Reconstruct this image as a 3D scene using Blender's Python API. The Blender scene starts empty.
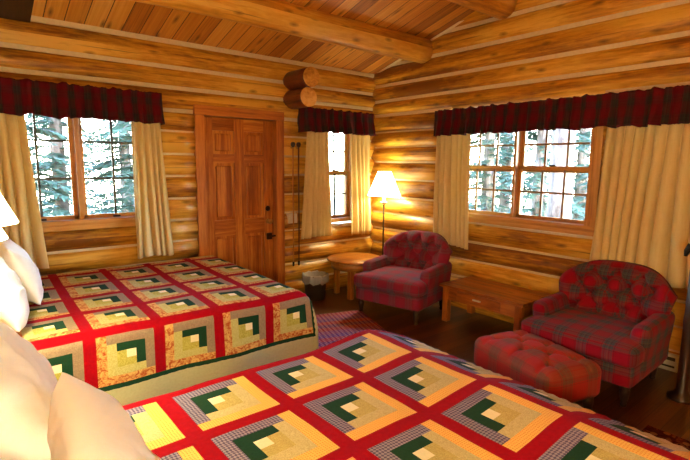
import bpy, bmesh, math, random
from mathutils import Vector, Matrix, noise as mnoise
R = random.Random(7)
sc = bpy.context.scene
COL = sc.collection
PI = math.pi

# ------------------------------------------------------------------ node helpers
class NT:
    def __init__(s, name):
        s.m = bpy.data.materials.new(name); s.m.use_nodes = True
        s.t = s.m.node_tree; s.t.nodes.clear()
        s.out = s.t.nodes.new('ShaderNodeOutputMaterial')
    def n(s, kind, **kw):
        nd = s.t.nodes.new('ShaderNode' + kind)
        for k, v in kw.items(): setattr(nd, k, v)
        return nd
    def l(s, a, b): s.t.links.new(a, b)
    def put(s, sock, v):
        if hasattr(v, 'is_output'): s.l(v, sock)
        elif v is not None:
            if isinstance(v, (tuple, list)) and len(v) == 3 and sock.type == 'RGBA': v = (*v, 1)
            sock.default_value = v
    def math(s, op, a, b=None, c=None, clamp=False):
        nd = s.n('Math', operation=op); nd.use_clamp = clamp
        s.put(nd.inputs[0], a)
        if b is not None: s.put(nd.inputs[1], b)
        if c is not None: s.put(nd.inputs[2], c)
        return nd.outputs[0]
    def mix(s, f, a, b, blend='MIX'):
        nd = s.n('Mix', data_type='RGBA', blend_type=blend)
        s.put(nd.inputs[0], f); s.put(nd.inputs[6], a); s.put(nd.inputs[7], b)
        return nd.outputs[2]
    def uv(s): return s.n('TexCoord').outputs['UV']
    def obj(s): return s.n('TexCoord').outputs['Object']
    def map(s, v, scale=(1, 1, 1), loc=(0, 0, 0), rot=(0, 0, 0)):
        nd = s.n('Mapping'); s.l(v, nd.inputs[0])
        nd.inputs[1].default_value = loc; nd.inputs[2].default_value = rot; nd.inputs[3].default_value = scale
        return nd.outputs[0]
    def noise(s, v, scale=5, detail=3, rough=.5, dist=0, col=False):
        nd = s.n('TexNoise'); s.l(v, nd.inputs['Vector'])
        nd.inputs['Scale'].default_value = scale; nd.inputs['Detail'].default_value = detail
        nd.inputs['Roughness'].default_value = rough; nd.inputs['Distortion'].default_value = dist
        return nd.outputs['Color' if col else 'Fac']
    def ramp(s, f, stops, interp='LINEAR'):
        nd = s.n('ValToRGB'); cr = nd.color_ramp; cr.interpolation = interp
        while len(cr.elements) < len(stops): cr.elements.new(.5)
        for e, (p, c) in zip(cr.elements, stops):
            e.position = p; e.color = (*c, 1) if len(c) == 3 else c
        s.put(nd.inputs[0], f); return nd.outputs[0]
    def sep(s, v):
        nd = s.n('SeparateXYZ'); s.l(v, nd.inputs[0]); return nd.outputs
    def bump(s, h, strength=.3, dist=.01):
        nd = s.n('Bump'); nd.inputs['Strength'].default_value = strength; nd.inputs['Distance'].default_value = dist
        s.l(h, nd.inputs['Height']); return nd.outputs[0]
    def principled(s, col, rough=.5, normal=None, metal=0, spec=.5, coat=0, sheen=0, emis=None, estr=0):
        p = s.n('BsdfPrincipled')
        s.put(p.inputs['Base Color'], col); s.put(p.inputs['Roughness'], rough)
        p.inputs['Metallic'].default_value = metal; p.inputs['Specular IOR Level'].default_value = spec
        p.inputs['Coat Weight'].default_value = coat; p.inputs['Coat Roughness'].default_value = .25
        p.inputs['Sheen Weight'].default_value = sheen
        if normal is not None: s.l(normal, p.inputs['Normal'])
        if emis is not None:
            s.put(p.inputs['Emission Color'], emis); p.inputs['Emission Strength'].default_value = estr
        return p.outputs[0]
    def done(s, sh): s.l(sh, s.out.inputs[0]); return s.m

def srgb(r, g, b):
    f = lambda c: (c/255/12.92) if c/255 <= .04045 else ((c/255+.055)/1.055)**2.4
    return (f(r), f(g), f(b))

def wood(name, dark, mid, light, rough=.38, knots=True, along=1.6, across=26, coat=.15, bump=.15, tint=.5):
    """wood grain along U of the UV map; V runs round or across the piece"""
    t = NT(name); uv = t.uv()
    g = t.noise(t.map(uv, (along, across, 1)), 1.0, 5, .6, .6)
    g2 = t.noise(t.map(uv, (along*.35, across*.28, 1)), 1.0, 3, .5, .8)
    w = t.noise(t.map(uv, (.55, .9, 1)), 1.3, 1)
    f = t.math('ADD', t.math('MULTIPLY', g, .45), t.math('MULTIPLY', g2, .55))
    f = t.math('ADD', f, t.math('MULTIPLY', t.math('SUBTRACT', w, .5), tint))
    mo = t.noise(t.map(uv, (5.5, across*1.6, 1)), 1.0, 4, .65, .4)
    f = t.math('ADD', f, t.math('MULTIPLY', t.math('SUBTRACT', mo, .5), .38))
    c = t.ramp(f, [(.34, dark), (.5, mid), (.64, light)])
    if knots:
        v = t.n('TexVoronoi', feature='F1', voronoi_dimensions='2D'); t.l(t.map(uv, (1.9, 4.6, 1)), v.inputs['Vector'])
        v.inputs['Scale'].default_value = 1.0; v.inputs['Randomness'].default_value = 1.0
        k = t.math('SUBTRACT', 1, t.math('MULTIPLY', v.outputs['Distance'], 9.0), clamp=True)
        k = t.math('MULTIPLY', t.math('POWER', k, .8), .72)
        c = t.mix(k, c, tuple(x*.32 for x in dark))
        cr = t.noise(t.map(uv, (.8, 38, 1)), 1.0, 2)
        crk = t.math('MULTIPLY', t.math('SUBTRACT', cr, .66, clamp=True), 9, clamp=True)
        c = t.mix(crk, c, tuple(x*.35 for x in dark))
    return t.done(t.principled(c, rough, t.bump(f, bump, .01), coat=coat))

def plain(name, col, rough=.6, metal=0, spec=.5, bumpscale=0, bumpstr=.2, var=.12, coat=0):
    t = NT(name); o = t.obj()
    nz = t.noise(o, 9 if not bumpscale else bumpscale, 3)
    c = t.mix(nz, tuple(x*(1-var) for x in col), tuple(min(1, x*(1+var)) for x in col))
    return t.done(t.principled(c, rough, t.bump(nz, bumpstr, .004) if bumpscale else None, metal, spec, coat))

def plaid(name, period, red, green, dark, line, sheen=.05, rough=.9, amt=.5):
    t = NT(name); uv = t.uv(); s = t.sep(uv)
    def stripes(x):
        f = t.math('FRACT', t.math('DIVIDE', x, period))
        return t.ramp(f, [(0, red), (.33, dark), (.355, red), (.385, green), (.50, dark), (.53, green), (.57, line), (.585, green),
                          (.68, dark), (.71, green), (.78, red), (.81, dark), (.83, red)], 'CONSTANT')
    a, b = stripes(s[0]), stripes(s[1])
    c = t.mix(amt, a, b)
    th = t.noise(t.map(uv, (420, 420, 1)), 1, 1)
    c = t.mix(t.math('MULTIPLY', th, .45), c, tuple(x*.55 for x in red))
    return t.done(t.principled(c, rough, t.bump(th, .25, .002), sheen=sheen, spec=.15))

def fabric(name, col, col2=None, kind='weave', scale=120, rough=.92, spec=.1, quilted=True):
    t = NT(name); uv = t.uv()
    col2 = col2 or tuple(x*.75 for x in col)
    if kind == 'floral':
        v = t.n('TexVoronoi', feature='F1', voronoi_dimensions='2D'); t.l(uv, v.inputs['Vector']); v.inputs['Scale'].default_value = scale
        f = t.noise(uv, scale*.45, 3, .65, 1.5)
        c = t.ramp(f, [(.40, col), (.52, tuple((a+b)/2 for a, b in zip(col, col2))), (.60, col2)])
    elif kind == 'dots':
        v = t.n('TexVoronoi', feature='F1', voronoi_dimensions='2D'); t.l(uv, v.inputs['Vector']); v.inputs['Scale'].default_value = scale
        v.inputs['Randomness'].default_value = .15
        c = t.ramp(v.outputs['Distance'], [(.22, col2), (.32, col)])
    elif kind == 'check':
        v = t.n('TexChecker'); t.l(t.map(uv, (1, 1, 1), rot=(0, 0, PI/4)), v.inputs[0]); v.inputs['Scale'].default_value = scale
        v.inputs[1].default_value = (*col, 1); v.inputs[2].default_value = (*col2, 1); c = v.outputs[0]
    elif kind == 'print':
        f = t.noise(uv, scale, 3, .7, 2.0)
        c = t.ramp(f, [(.42, col2), (.56, col)])
    else:
        f = t.noise(uv, scale, 2); c = t.mix(f, col2, col)
    th = t.noise(t.map(uv, (300, 300, 1)), 1, 1)
    q = t.noise(uv, 26, 2, .5, .4)
    h = t.math('ADD', t.math('MULTIPLY', th, .15), q)
    return t.done(t.principled(c, rough, t.bump(h, .35 if quilted else .1, .006), spec=spec))

# ------------------------------------------------------------------ materials
M = {}
M['log'] = wood('log_pine', srgb(122, 70, 12), srgb(200, 140, 36), srgb(232, 180, 72), rough=.40, along=1.1, across=22, coat=.12, bump=.2, tint=.75)
M['log_end'] = wood('log_end_grain', srgb(186, 118, 38), srgb(222, 158, 62), srgb(236, 182, 88), rough=.5, knots=False, across=8, along=8)
M['stub'] = wood('log_stub_stain', srgb(60, 22, 8), srgb(104, 44, 14), srgb(134, 62, 22), rough=.45, knots=False)
M['chink'] = plain('chinking', srgb(226, 206, 164), .9, bumpscale=40, bumpstr=.15, spec=.1)
M['purlin'] = wood('purlin_pine', srgb(156, 94, 22), srgb(212, 148, 46), srgb(232, 178, 78), rough=.42, along=1.0, across=18, coat=.1, tint=.4)
M['trim'] = wood('window_wood', srgb(160, 100, 38), srgb(204, 142, 64), srgb(220, 164, 86), rough=.4, knots=False, across=30)
M['door'] = wood('door_fir', srgb(140, 70, 20), srgb(186, 108, 40), srgb(218, 150, 66), rough=.35, knots=False, along=1.2, across=34, coat=.2, tint=.5)
M['casing'] = wood('door_casing', srgb(146, 78, 26), srgb(192, 114, 44), srgb(210, 136, 60), rough=.38, knots=False, across=30, coat=.15)
M['table'] = wood('pine_table', srgb(136, 74, 22), srgb(184, 112, 38), srgb(206, 138, 58), rough=.32, knots=False, across=24, coat=.25)
M['bench'] = wood('pine_bench', srgb(118, 56, 14), srgb(168, 90, 28), srgb(192, 116, 42), rough=.3, knots=True, across=20, coat=.3)
M['darkwood'] = wood('dark_turned_wood', srgb(26, 11, 6), srgb(46, 21, 11), srgb(64, 31, 16), rough=.35, knots=False)
M['brass'] = plain('aged_brass', srgb(190, 150, 90), .35, 1.0)
M['bronze'] = plain('dark_bronze', srgb(60, 46, 34), .4, .9)
M['iron'] = plain('black_iron', srgb(26, 24, 24), .5, .6)
M['white'] = plain('white_plastic', srgb(226, 218, 200), .4)
M['heater'] = plain('cream_enamel', srgb(205, 195, 172), .4)
M['slot'] = plain('dark_slot', srgb(40, 36, 32), .7)
M['muntin'] = plain('muntin_wood', srgb(150, 110, 66), .5)
M['muntin_dark'] = plain('muntin_dark', srgb(70, 66, 56), .5)
M['jamb'] = plain('vinyl_jamb', srgb(150, 150, 148), .5)
M['cream'] = plain('mattress_ticking', srgb(222, 212, 190), .9, bumpscale=60)
M['skirt'] = plain('bed_skirt', srgb(196, 184, 150), .95, bumpscale=40)
M['bark'] = wood('bark', srgb(52, 44, 40), srgb(84, 74, 68), srgb(118, 106, 100), rough=.95, knots=False, across=14, along=5, coat=0, bump=.8)
M['plaid_red'] = plaid('tartan_red', .165, srgb(138, 2, 30), srgb(44, 72, 74), srgb(38, 24, 34), srgb(104, 96, 64))
M['plaid_daylit'] = plaid('tartan_daylit', .19, srgb(142, 34, 62), srgb(88, 80, 90), srgb(90, 46, 64), srgb(120, 76, 100), amt=.5)  # same tartan as the other chair, with purplish daylight mixed into its colours
M['plaid_otto'] = plaid('tartan_ottoman', .21, srgb(168, 36, 28), srgb(104, 70, 48), srgb(112, 46, 34), srgb(124, 78, 52))  # same tartan again, shifted in colour for the light on the ottoman
M['plaid_val'] = plaid('tartan_valance', .15, srgb(88, 2, 18), srgb(24, 40, 36), srgb(22, 16, 24), srgb(50, 60, 44), amt=.28)

def floor_mat():
    t = NT('dark_plank_floor'); uv = t.uv(); s = t.sep(uv)
    wn = t.n('TexWhiteNoise', noise_dimensions='1D'); t.l(t.math('FLOOR', s[1]), wn.inputs['W'])
    g = t.noise(t.map(uv, (1.5, 9, 1)), 1, 5, .6, .5)
    f = t.math('ADD', t.math('MULTIPLY', g, .7), t.math('MULTIPLY', wn.outputs[0], .3))
    c = t.ramp(f, [(.3, srgb(56, 31, 14)), (.55, srgb(92, 55, 27)), (.8, srgb(120, 76, 38))])
    fr = t.math('FRACT', s[1])
    gap = t.math('LESS_THAN', fr, .03)
    c = t.mix(gap, c, srgb(24, 12, 6))
    return t.done(t.principled(c, .33, t.bump(f, .08, .005), coat=.2))
M['floor'] = floor_mat()

def ceil_mat():
    t = NT('tongue_groove_pine'); uv = t.uv(); s = t.sep(uv)
    wn = t.n('TexWhiteNoise', noise_dimensions='1D'); t.l(t.math('FLOOR', s[1]), wn.inputs['W'])
    off = t.n('CombineXYZ'); t.l(t.math('ADD', s[0], t.math('MULTIPLY', wn.outputs[0], 37.0)), off.inputs[0]); t.l(s[1], off.inputs[1])
    v = off.outputs[0]
    g = t.noise(t.map(v, (.9, 7, 1)), 1, 5, .6, .9)
    f = t.math('ADD', t.math('MULTIPLY', g, .55), t.math('MULTIPLY', wn.outputs[0], .45))
    c = t.ramp(f, [(.22, srgb(112, 54, 14)), (.42, srgb(186, 114, 36)), (.6, srgb(214, 148, 56)), (.8, srgb(234, 180, 90))])
    vo = t.n('TexVoronoi', feature='F1', voronoi_dimensions='2D'); t.l(t.map(v, (1.6, .9, 1)), vo.inputs['Vector']); vo.inputs['Scale'].default_value = 1
    k = t.math('SUBTRACT', 1, t.math('MULTIPLY', vo.outputs['Distance'], 6.5), clamp=True)
    c = t.mix(t.math('MULTIPLY', k, .85), c, srgb(70, 28, 8))
    gap = t.math('LESS_THAN', t.math('FRACT', s[1]), .05)
    c = t.mix(gap, c, srgb(60, 28, 8))
    return t.done(t.principled(c, .42, t.bump(f, .08, .005), coat=.1))
M['ceiling'] = ceil_mat()

def glass_mat():
    t = NT('window_glass')
    tr = t.n('BsdfTransparent'); gl = t.n('BsdfGlossy'); gl.inputs['Roughness'].default_value = .02
    fr = t.n('Fresnel'); fr.inputs[0].default_value = 1.45
    mx = t.n('MixShader'); t.l(fr.outputs[0], mx.inputs[0]); t.l(tr.outputs[0], mx.inputs[1]); t.l(gl.outputs[0], mx.inputs[2])
    tr.inputs[0].default_value = (.97, .98, .99, 1)
    return t.done(mx.outputs[0])
M['glass'] = glass_mat()

def curtain_mat():
    t = NT('cream_curtain'); uv = t.uv()
    w = t.noise(t.map(uv, (60, 9, 1)), 1, 3, .6); th = t.noise(t.map(uv, (240, 240, 1)), 1, 1)
    c = t.mix(w, srgb(230, 202, 132), srgb(246, 226, 164))
    nb = t.bump(t.math('ADD', w, t.math('MULTIPLY', th, .4)), .25, .003)
    d = t.principled(c, .85, nb, spec=.12, sheen=.15)
    tl = t.n('BsdfTranslucent'); t.l(c, tl.inputs[0])
    mx = t.n('MixShader'); mx.inputs[0].default_value = .12
    t.l(d, mx.inputs[1]); t.l(tl.outputs[0], mx.inputs[2])
    return t.done(mx.outputs[0])
M['curtain'] = curtain_mat()

def shade_mat(name, strength):
    t = NT(name)
    o = t.obj(); nz = t.noise(t.map(o, (60, 60, 60)), 1, 2)
    c = t.mix(nz, srgb(250, 236, 205), srgb(255, 246, 224))
    return t.done(t.principled(c, .8, None, emis=(1.0, .91, .58), estr=strength))
M['shade_floor'] = shade_mat('lit_lamp_shade', 8.0)
M['shade_bed'] = shade_mat('lit_bedside_shade', 22.0)
M['shade_added'] = shade_mat('added_lamp_shade', 135.0)  # for the added unseen lamp, boosted to light the near pillows
def bulb_mat():
    t = NT('lit_bulb'); return t.done(t.principled((1, .9, .7), .3, None, emis=(1, .75, .42), estr=20))
M['bulb'] = bulb_mat()

def linen_mat():
    t = NT('white_linen'); uv = t.uv()
    n1 = t.noise(t.map(uv, (5, 5, 1)), 1, 3, .55, .8); th = t.noise(t.map(uv, (300, 300, 1)), 1, 1)
    h = t.math('ADD', n1, t.math('MULTIPLY', th, .03))
    return t.done(t.principled(srgb(250, 246, 236), .85, t.bump(h, .35, .03), spec=.12, sheen=.15))
M['linen'] = linen_mat()

def bag_mat():
    t = NT('clear_plastic_liner')
    p = t.n('BsdfPrincipled'); p.inputs['Base Color'].default_value = (.85, .82, .74, 1); p.inputs['Roughness'].default_value = .25
    tr = t.n('BsdfTransparent'); mx = t.n('MixShader'); mx.inputs[0].default_value = .42
    t.l(tr.outputs[0], mx.inputs[1]); t.l(p.outputs[0], mx.inputs[2]); return t.done(mx.outputs[0])
M['bag'] = bag_mat()
M['bin'] = plain('dark_basket', srgb(92, 70, 44), .6, bumpscale=50, bumpstr=.5)

def rug_mat(name, cols, n=14.0):
    t = NT(name); uv = t.uv(); s = t.sep(uv)
    band = t.math('FRACT', t.math('MULTIPLY', s[1], 2.4))
    k = len(cols)
    c = t.ramp(band, [(i/k, col) for i, col in enumerate(cols)], 'CONSTANT')
    # braid: diagonal light flecks in every row
    row = t.math('MULTIPLY', s[1], 30); fr = t.math('FRACT', row)
    d = t.math('FRACT', t.math('ADD', t.math('MULTIPLY', s[0], 22), t.math('MULTIPLY', t.math('ABSOLUTE', t.math('SUBTRACT', fr, .5)), 1.2)))
    fl = t.math('LESS_THAN', d, .33)
    c = t.mix(t.math('MULTIPLY', fl, .65), c, srgb(226, 196, 206))
    nz = t.noise(uv, 60, 2)
    c = t.mix(t.math('MULTIPLY', nz, .3), c, tuple(x*.5 for x in cols[0]))
    return t.done(t.principled(c, .95, t.bump(t.math('ADD', fr, fl), .4, .004), spec=.08))
M['rug'] = rug_mat('braided_rug', [srgb(160, 66, 96), srgb(140, 80, 150), srgb(108, 80, 166), srgb(170, 70, 96), srgb(104, 72, 140)])
def rug2_mat():
    t = NT('patterned_rug'); uv = t.uv()
    f = t.noise(uv, 16, 3, .6, 1.2)
    v = t.n('TexVoronoi', voronoi_dimensions='2D'); t.l(uv, v.inputs['Vector']); v.inputs['Scale'].default_value = 11
    c = t.ramp(f, [(.38, srgb(44, 14, 12)), (.5, srgb(78, 26, 20)), (.58, srgb(130, 80, 48)), (.66, srgb(44, 18, 20))])
    c = t.mix(t.math('LESS_THAN', v.outputs[0], .2), c, srgb(140, 92, 58))
    return t.done(t.principled(c, .95, t.bump(f, .3, .004), spec=.08))
M['rug2'] = rug2_mat()

# quilt cloths
Q_RED = fabric('quilt_red', srgb(158, 2, 16), srgb(128, 0, 12), 'weave', 60)
Q_GREEN = fabric('quilt_green', srgb(28, 62, 38), srgb(16, 44, 28), 'weave', 90)
Q_CREAM = fabric('quilt_cream', srgb(240, 226, 184), srgb(224, 208, 160), 'weave', 90)
Q_HEM = fabric('quilt_hem', srgb(200, 192, 146), srgb(180, 172, 126), 'weave', 60)
A_OUT = fabric('quilt_taupe', srgb(150, 126, 98), srgb(128, 104, 82), 'print', 90)
A_L1 = fabric('quilt_lime', srgb(188, 176, 88), srgb(152, 142, 54), 'print', 80)
A_L2 = fabric('quilt_pale_lime', srgb(194, 184, 118), srgb(168, 154, 80), 'print', 110)
A_FL = fabric('quilt_floral', srgb(212, 166, 92), srgb(164, 74, 32), 'floral', 70)
B_OUT = fabric('quilt_grey_check', srgb(146, 134, 142), srgb(86, 76, 98), 'check', 105)
B_L1 = fabric('quilt_olive', srgb(196, 176, 102), srgb(172, 150, 80), 'print', 120)
B_L2 = fabric('quilt_sand', srgb(206, 188, 130), srgb(184, 164, 104), 'print', 120)
B_Y = fabric('quilt_yellow', srgb(240, 188, 92), srgb(224, 150, 60), 'dots', 95)

# ------------------------------------------------------------------ mesh helpers
class MB:
    """collects geometry with UVs and material slots, then links it as one object"""
    def __init__(s): s.bm = bmesh.new(); s.uvl = s.bm.loops.layers.uv.new('UVMap')
    def quadgrid(s, pts, uvs=None, mat=0, closeu=False, flip=False, smooth=True, mats=None):
        nu, nv = len(pts), len(pts[0])
        vs = [[s.bm.verts.new(p) for p in row] for row in pts]
        for i in range(nu if closeu else nu-1):
            i2 = (i+1) % nu
            for j in range(nv-1):
                q = [vs[i][j], vs[i2][j], vs[i2][j+1], vs[i][j+1]]
                idx = [(i, j), (i+1, j), (i+1, j+1), (i, j+1)]
                if flip: q.reverse(); idx.reverse()
                try: f = s.bm.faces.new(q)
                except ValueError: continue
                f.material_index = mats(i, j) if mats else mat; f.smooth = smooth
                if uvs:
                    for lp, (a, b) in zip(f.loops, idx): lp[s.uvl].uv = uvs(a, b)
        return vs
    def ngon(s, vs, mat=0, uv=None, smooth=False):
        try: f = s.bm.faces.new(vs)
        except ValueError: return
        f.material_index = mat; f.smooth = smooth
        for lp in f.loops:
            c = lp.vert.co; lp[s.uvl].uv = uv(c) if uv else (c.x, c.y+c.z)
        return f
    def log(s, p0, p1, r, seg=16, n=10, seed=0, mat=0, endmat=1, wob=.012, taper=0, rv=.05):
        p0, p1 = Vector(p0), Vector(p1); d = p1-p0; L = d.length; d.normalize()
        up = Vector((0, 0, 1)) if abs(d.z) < .9 else Vector((1, 0, 0))
        a = d.cross(up).normalized(); b = a.cross(d).normalized()
        rr = random.Random(seed*7919+13); uo, vo = rr.uniform(0, 90), rr.uniform(0, 90); ph = [rr.uniform(0, 6.28) for _ in range(4)]
        n = max(2, int(n))
        rings = []
        for k in range(seg):
            th = 2*PI*k/seg; row = []
            for i in range(n+1):
                x = i/n*L
                w = wob*(math.sin(x*1.1+ph[0])*.6+math.sin(x*2.7+ph[1])*.4)
                rad = r*(1+taper*(i/n-.5))*(1+rv*.4*math.sin(x*1.9+ph[2]) + rv*.35*math.sin(2*th+x*1.3+ph[3]))
                row.append(p0+d*x+a*(math.cos(th)*rad)+b*(math.sin(th)*rad+w))
            rings.append(row)
        vs = s.quadgrid(rings, lambda i, j: (uo+j/n*L, vo+i/seg*2*PI*r), mat, closeu=True)
        for e, j in ((1, 0), (0, n)):
            vv = [vs[k][j] for k in range(seg)]
            if e: vv = vv[::-1]
            s.ngon(vv, endmat, lambda c, p=(p0 if j == 0 else p1): ((c-p).dot(a)*3+uo, (c-p).dot(b)*3+vo))
    def tube(s, path, rad, seg=10, mat=0, cap=True, scale=1.0):
        path = [Vector(p) for p in path]; n = len(path)
        rad = rad if isinstance(rad, (list, tuple)) else [rad]*n
        rings = [[] for _ in range(seg)]; acc = 0; lens = [0]
        for i in range(1, n): acc += (path[i]-path[i-1]).length; lens.append(acc)
        prev = None
        for i in range(n):
            t = (path[min(i+1, n-1)]-path[max(i-1, 0)]).normalized()
            if prev is None:
                up = Vector((0, 0, 1)) if abs(t.z) < .9 else Vector((1, 0, 0))
                a = t.cross(up).normalized()
            else: a = (prev-t*prev.dot(t)).normalized()
            prev = a; b = t.cross(a)
            for k in range(seg):
                th = 2*PI*k/seg
                rings[k].append(path[i]+(a*math.cos(th)+b*math.sin(th))*rad[i])
        vs = s.quadgrid(rings, lambda i, j: (lens[j]*scale, i/seg*2*PI*max(rad)*scale), mat, closeu=True, flip=True)
        if cap:
            s.ngon([vs[k][0] for k in range(seg)], mat); s.ngon([vs[k][n-1] for k in range(seg)][::-1], mat)
    def lathe(s, prof, c=(0, 0, 0), seg=20, mat=0, cap=True, smooth=True):
        c = Vector(c)
        rows = [[c+Vector((math.cos(2*PI*k/seg)*r, math.sin(2*PI*k/seg)*r, z)) for r, z in prof] for k in range(seg)]
        mr = max(r for r, z in prof)
        vs = s.quadgrid(rows, lambda i, j: (prof[j][1], i/seg*2*PI*mr), mat, closeu=True, smooth=smooth)
        if cap:
            if prof[0][0] > 1e-4: s.ngon([vs[k][0] for k in range(seg)][::-1], mat)
            if prof[-1][0] > 1e-4: s.ngon([vs[k][-1] for k in range(seg)], mat)
    def box(s, lo, hi, bevel=.004, mat=0, seg=2, grain=None, uvo=None, smooth=False):
        lo, hi = Vector(lo), Vector(hi)
        for i in range(3):
            if lo[i] > hi[i]: lo[i], hi[i] = hi[i], lo[i]
        sz = hi-lo
        tb = bmesh.new(); bmesh.ops.create_cube(tb, size=1)
        for v in tb.verts: v.co = Vector(((v.co[i]+.5)*sz[i]+lo[i] for i in range(3)))
        bv = min(bevel, min(sz)*.45)
        if bv > 1e-5: bmesh.ops.bevel(tb, geom=list(tb.edges), offset=bv, segments=seg, profile=.5, affect='EDGES')
        g = grain if grain is not None else max(range(3), key=lambda i: sz[i])
        uo = uvo or (R.uniform(0, 60), R.uniform(0, 60))
        mp = {}
        for v in tb.verts: mp[v] = s.bm.verts.new(v.co)
        for f in tb.faces:
            nf = s.bm.faces.new([mp[v] for v in f.verts]); nf.material_index = mat; nf.smooth = smooth
            n = f.normal; ax = max(range(3), key=lambda i: abs(n[i]))
            for lp, lp2 in zip(nf.loops, f.loops):
                co = lp2.vert.co
                if ax == g: u, v = co[(g+1) % 3], co[(g+2) % 3]
                else:
                    o = 3-g-ax; u, v = co[g], co[o]
                lp[s.uvl].uv = (u+uo[0], v+uo[1])
        tb.free()
    def cubeuv(s, sc=1.0):
        s.bm.normal_update()
        for f in s.bm.faces:
            n = f.normal; ax = max(range(3), key=lambda i: abs(n[i]))
            for lp in f.loops:
                c = lp.vert.co
                lp[s.uvl].uv = ((c.y, c.z), (c.x, c.z), (c.x, c.y))[ax]
    def build(s, name, mats, parent=None, smooth=None, sub=0, recalc=True):
        if recalc: bmesh.ops.recalc_face_normals(s.bm, faces=s.bm.faces)
        me = bpy.data.meshes.new(name); s.bm.to_mesh(me); s.bm.free()
        for m in (mats if isinstance(mats, (list, tuple)) else [mats]): me.materials.append(m)
        if smooth is not None:
            for p in me.polygons: p.use_smooth = smooth
        o = bpy.data.objects.new(name, me); COL.objects.link(o)
        if parent: o.parent = parent
        if sub:
            md = o.modifiers.new('sub', 'SUBSURF'); md.levels = sub; md.render_levels = sub
        return o

def tag(o, label=None, cat=None, group=None, kind=None):
    if label: o['label'] = label
    if cat: o['category'] = cat
    if group: o['group'] = group
    if kind: o['kind'] = kind
    return o
def empty(name, loc=(0, 0, 0), rz=0, label=None, cat=None, group=None):
    o = bpy.data.objects.new(name, None); COL.objects.link(o); o.empty_display_size = .1
    o.location = loc; o.rotation_euler = (0, 0, rz)
    return tag(o, label, cat, group)
def structure(o, label=None): return tag(o, label, kind='structure')

# ------------------------------------------------------------------ room dimensions (corner of the two seen walls at the origin)
XL, YF = -4.62, -6.40              # head wall and front wall
ZW, SL = 2.69, .279                # eave height, ceiling slope
def ceil_z(y): return ZW + SL*(-y if y > YF/2 else y-YF)

def log_wall(name, axis, chinks, L0, L1, openings, face, sgn, seed, clip=None, wide=9):
    """logs stacked between the chink heights; axis 'x' or 'y'; face = wall plane, logs lie behind it (sgn = outward)"""
    m = MB()
    for k in range(len(chinks)-1):
        z0, z1 = chinks[k], chinks[k+1]; h = z1-z0; sag = .052
        r = (h*h/4+sag*sag)/(2*sag); zc = (z0+z1)/2; off = r-sag
        a0, a1 = L0, L1
        if clip: a0, a1 = clip(zc-h*.5, a0, a1)
        cuts = [(o[0], o[1]) for o in openings if o[2] < zc+h*.1 and o[3] > zc-h*.1]
        segs, cur = [], a0
        for c in sorted(cuts):
            if c[0] > cur: segs.append((cur, c[0]))
            cur = max(cur, c[1])
        if cur < a1: segs.append((cur, a1))
        for si, (s0, s1) in enumerate(segs):
            if s1-s0 < .02: continue
            P = (lambda u: (u, face+sgn*off, zc)) if axis == 'x' else (lambda u: (face+sgn*off, u, zc))
            m.log(P(s0), P(s1), r, seg=22, n=max(3, (s1-s0)*4), seed=seed+k, wob=.008, rv=.035)
            # chinking strip on top of this log
            if k < len(chinks)-1:
                big = k >= wide; hh = .019 if big else .012; dep = .030 if big else .016
                zt = z1
                if axis == 'x': m.box((s0, face-sgn*dep, zt-hh), (s1, face+sgn*.09, zt+hh), .003, 2)
                else: m.box((face-sgn*dep, s0, zt-hh), (face+sgn*.09, s1, zt+hh), .003, 2)
    o = m.build(name, [M['log'], M['log_end'], M['chink']])
    return structure(o)

CA = [-.02, .19, .40, .605, .80, 1.01, 1.22, 1.44, 1.65, 1.87, 2.06, 2.27, 2.455, 2.69]
CB = [-.06, .15, .35, .55, .75, .955, 1.165, 1.385, 1.60, 1.78, 1.97, 2.18, 2.355, 2.545, 2.777, 3.0, 3.22, 3.44, 3.66]
# window openings (x0, x1, z0, z1)
W1 = (-4.02, -2.86, 1.06, 2.12); W2 = (-.98, -.20, .89, 2.05); DR = (-2.40, -1.41, 0, 2.12); W3 = (-2.86, -1.27, 1.05, 2.06)
log_wall('wall_back', 'x', CA, XL, .12, [W1, DR, W2], 0, 1, 100, wide=9)
def clipB(zt, a0, a1):
    zt += .02
    if zt < ZW: return a0, a1
    t = (zt-ZW)/SL
    return max(a0, YF+t), min(a1, -t)
log_wall('wall_right', 'y', CB, YF, .12, [W3], 0, 1, 200, clip=clipB, wide=10)
log_wall('wall_left', 'y', CB, YF, .12, [], XL, -1, 300, clip=clipB, wide=10)
log_wall('wall_front', 'x', CA, XL, .12, [], YF, -1, 400, wide=9)

# floor
m = MB(); pw = .105
x0, x1, y0, y1 = XL-.2, .2, YF-.2, .2
m.quadgrid([[(x0, y0, 0), (x0, y1, 0)], [(x1, y0, 0), (x1, y1, 0)]], lambda i, j: ((x0, x1)[i], (y0, y1)[j]/pw))
m.quadgrid([[(x0, y0, -.1), (x0, y1, -.1)], [(x1, y0, -.1), (x1, y1, -.1)]], None)
structure(m.build('floor', M['floor'], recalc=False))
# ceiling: two pitches, planks run up the slope
m = MB(); pw = .145
for (ya, yb) in ((.22, YF/2), (YF/2, YF-.22)):
    za, zb = ceil_z(ya), ceil_z(yb)
    for dz in (0, .12):
        m.quadgrid([[(x0, ya, za+dz), (x0, yb, zb+dz)], [(x1, ya, za+dz), (x1, yb, zb+dz)]], lambda i, j: ((ya, yb)[j], (x0, x1)[i]/pw+100))
structure(m.build('ceiling', M['ceiling'], recalc=False))
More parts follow.
